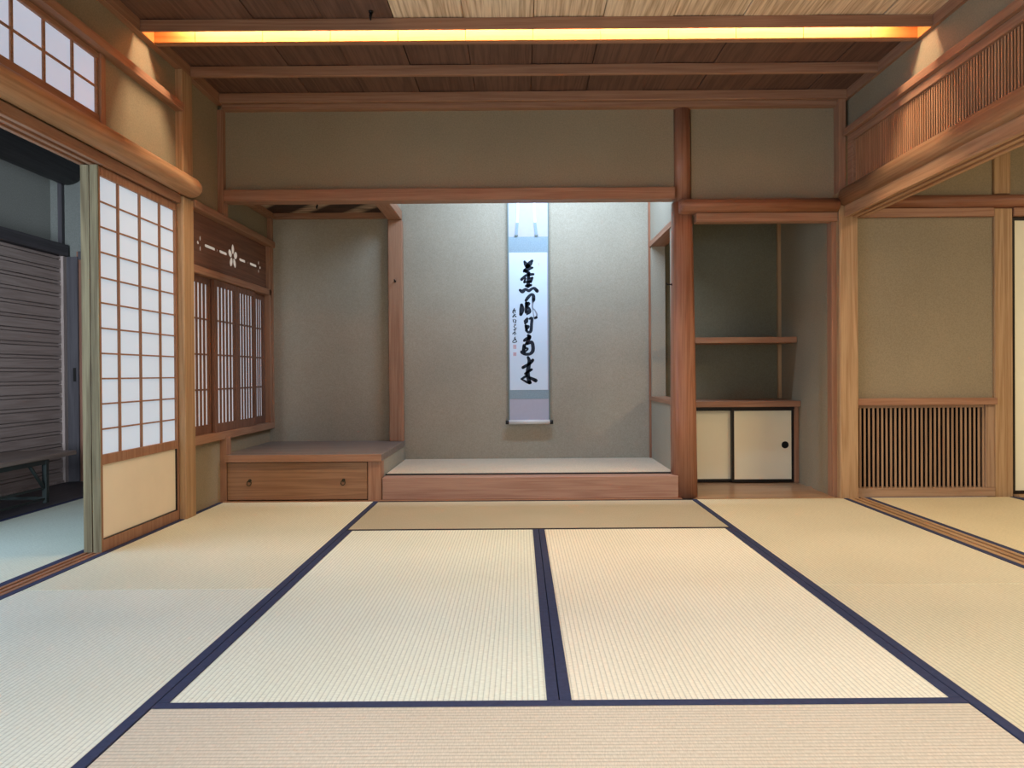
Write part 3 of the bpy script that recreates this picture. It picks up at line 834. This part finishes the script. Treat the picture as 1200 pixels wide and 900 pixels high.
tb = thing('folding_table', 'low folding table with a dark top and steel legs on the corridor boards', 'table', (-3.09, 4.0, 0))
B(-3.29, -2.90, 3.2, 4.78, .268, .295).build('tabletop', 'greytop:Y', tb, .004)
def bar(mb, p, q, r=.011):
    mb.cyl(p, q, r, n=4)
for y0, s_ in ((4.50, -1), (3.50, 1)):
    m = MB()
    for x in (-2.925, -3.265):
        m.box(x-.014, x+.014, y0-.014, y0+.014, .0, .268)
        bar(m, (x, y0+s_*.02, .10), (x, y0+s_*.16, .262), .012)
    m.box(-3.265, -2.925, y0-.01, y0+.01, .02, .04); m.box(-3.265, -2.925, y0-.01, y0+.01, .245, .265)
    m.build('leg_frame', 'steel', tb, .002)
m = MB()
for x in (-2.925, -3.265): m.box(x-.012, x+.012, 3.3, 4.52, .240, .266); m.box(x-.006, x+.006, 3.51, 4.49, .09, .102); m.box(x-.006, x+.006, 3.51, 4.49, .022, .034)
m.build('side_rails', 'steel', tb)

# ================================================================== small iron fittings
def hook(label, p, drop, L=.05, toward=(0,-1,0)):
    m = MB(); P = Vector(p); t = Vector(toward)
    if drop:
        m.cyl(P, P-Vector((0,0,.012)), .012, .010, n=12); m.cyl(P-Vector((0,0,.010)), P-Vector((0,0,L)), .008, .004, n=10)
        m.tube([P-Vector((0,0,L-.002)), P+Vector((0,-.008,-L-.012)), P+Vector((0,-.020,-L-.010)), P+Vector((0,-.024,-L+.004))], .004, 6)
    else:
        m.tube([P, P+t*.018, P+t*.030+Vector((0,0,-.002)), P+t*.034+Vector((0,0,.012))], .004, 6); m.cyl(P, P+t*.004, .008, n=10)
    return tag(m.build('iron_hook', 'iron'), label, 'hook', 'small black iron hooks')
hook('black iron hook hanging from the dark ceiling boards before the lamp slot', (-.69, 3.46, ZC+.003), True, .035)
hook('black iron hook hanging from the woven ceiling of the side alcove', (-1.355, 4.93, 1.968), True, .062)
hook('black iron hook on the slender post at the back of the alcoves', (-.905, 5.345, 1.455), False)
hook('black iron hook on the scroll side of the thick reddish post', (.953, 4.56, 1.325), False, toward=(-1,0,0))

# ================================================================== light
def area(name, loc, rot, sx, sy, power, col, spread=180):
    l = bpy.data.lights.new(name, 'AREA'); l.shape = 'RECTANGLE'; l.size = sx; l.size_y = sy; l.energy = power; l.color = lin(col)[:3]; l.spread = R(spread)
    o = bpy.data.objects.new(name, l); COL.objects.link(o); o.location = loc; o.rotation_euler = rot; return o
# garden daylight through the open side behind the viewer, and through the corridor windows
area('daylight_garden', (.1, -2.58, 1.15), (R(90), 0, 0), 3.7, 2.1, 37, (244,250,255))
area('daylight_corridor', (-3.38, 1.2, 1.05), (R(90), 0, R(-90)), 4.2, 1.8, 96, (172,212,255))
area('corridor_fill', (-2.12, -2.5, 1.3), (R(90), 0, R(15)), .4, 2.0, 42, (220,230,244), 44)  # added unseen fill, aimed to brighten the corridor shutters
area('adjoining_room_fill', (3.6, 1.6, 2.5), (0, 0, 0), 1.2, 1.2, 94, (255,236,204))  # added unseen overhead fill for the adjoining room
area('floor_fill', (.2, .8, 2.44), (0, 0, 0), 1.6, 1.6, 31, (248,250,255), 130)  # added unseen downward fill that brightens the mats
area('slot_lamp', (.09, 3.586, 2.566), (R(24), 0, 0), 3.50, .045, 47, (255,228,194))
area('alcove_lamp', (.26, 4.68, 2.40), (R(40), 0, 0), 1.2, .08, 35, (194,222,255))

w = bpy.data.worlds.new('sky'); scn.world = w; w.use_nodes = True
bg = w.node_tree.nodes['Background']; bg.inputs['Color'].default_value = lin((205,220,240)); bg.inputs['Strength'].default_value = .6

# ------------------------------------------------------------------ camera
cam = bpy.data.cameras.new('camera'); co = bpy.data.objects.new('camera', cam); COL.objects.link(co)
cam.sensor_width = 36; cam.lens = 857/1200*36; cam.clip_start = .05
co.location = (0, 0, .78); co.rotation_euler = (R(90-.33), R(.4), 0)
cam.shift_x = -9/1200; cam.shift_y = -8/1200
scn.camera = co
vs = scn.view_settings
scn.display_settings.display_device = 'sRGB'
vs.view_transform = 'Standard'; vs.look = 'None'; vs.exposure = 0.0; vs.gamma = 1.0; vs.use_curve_mapping = False
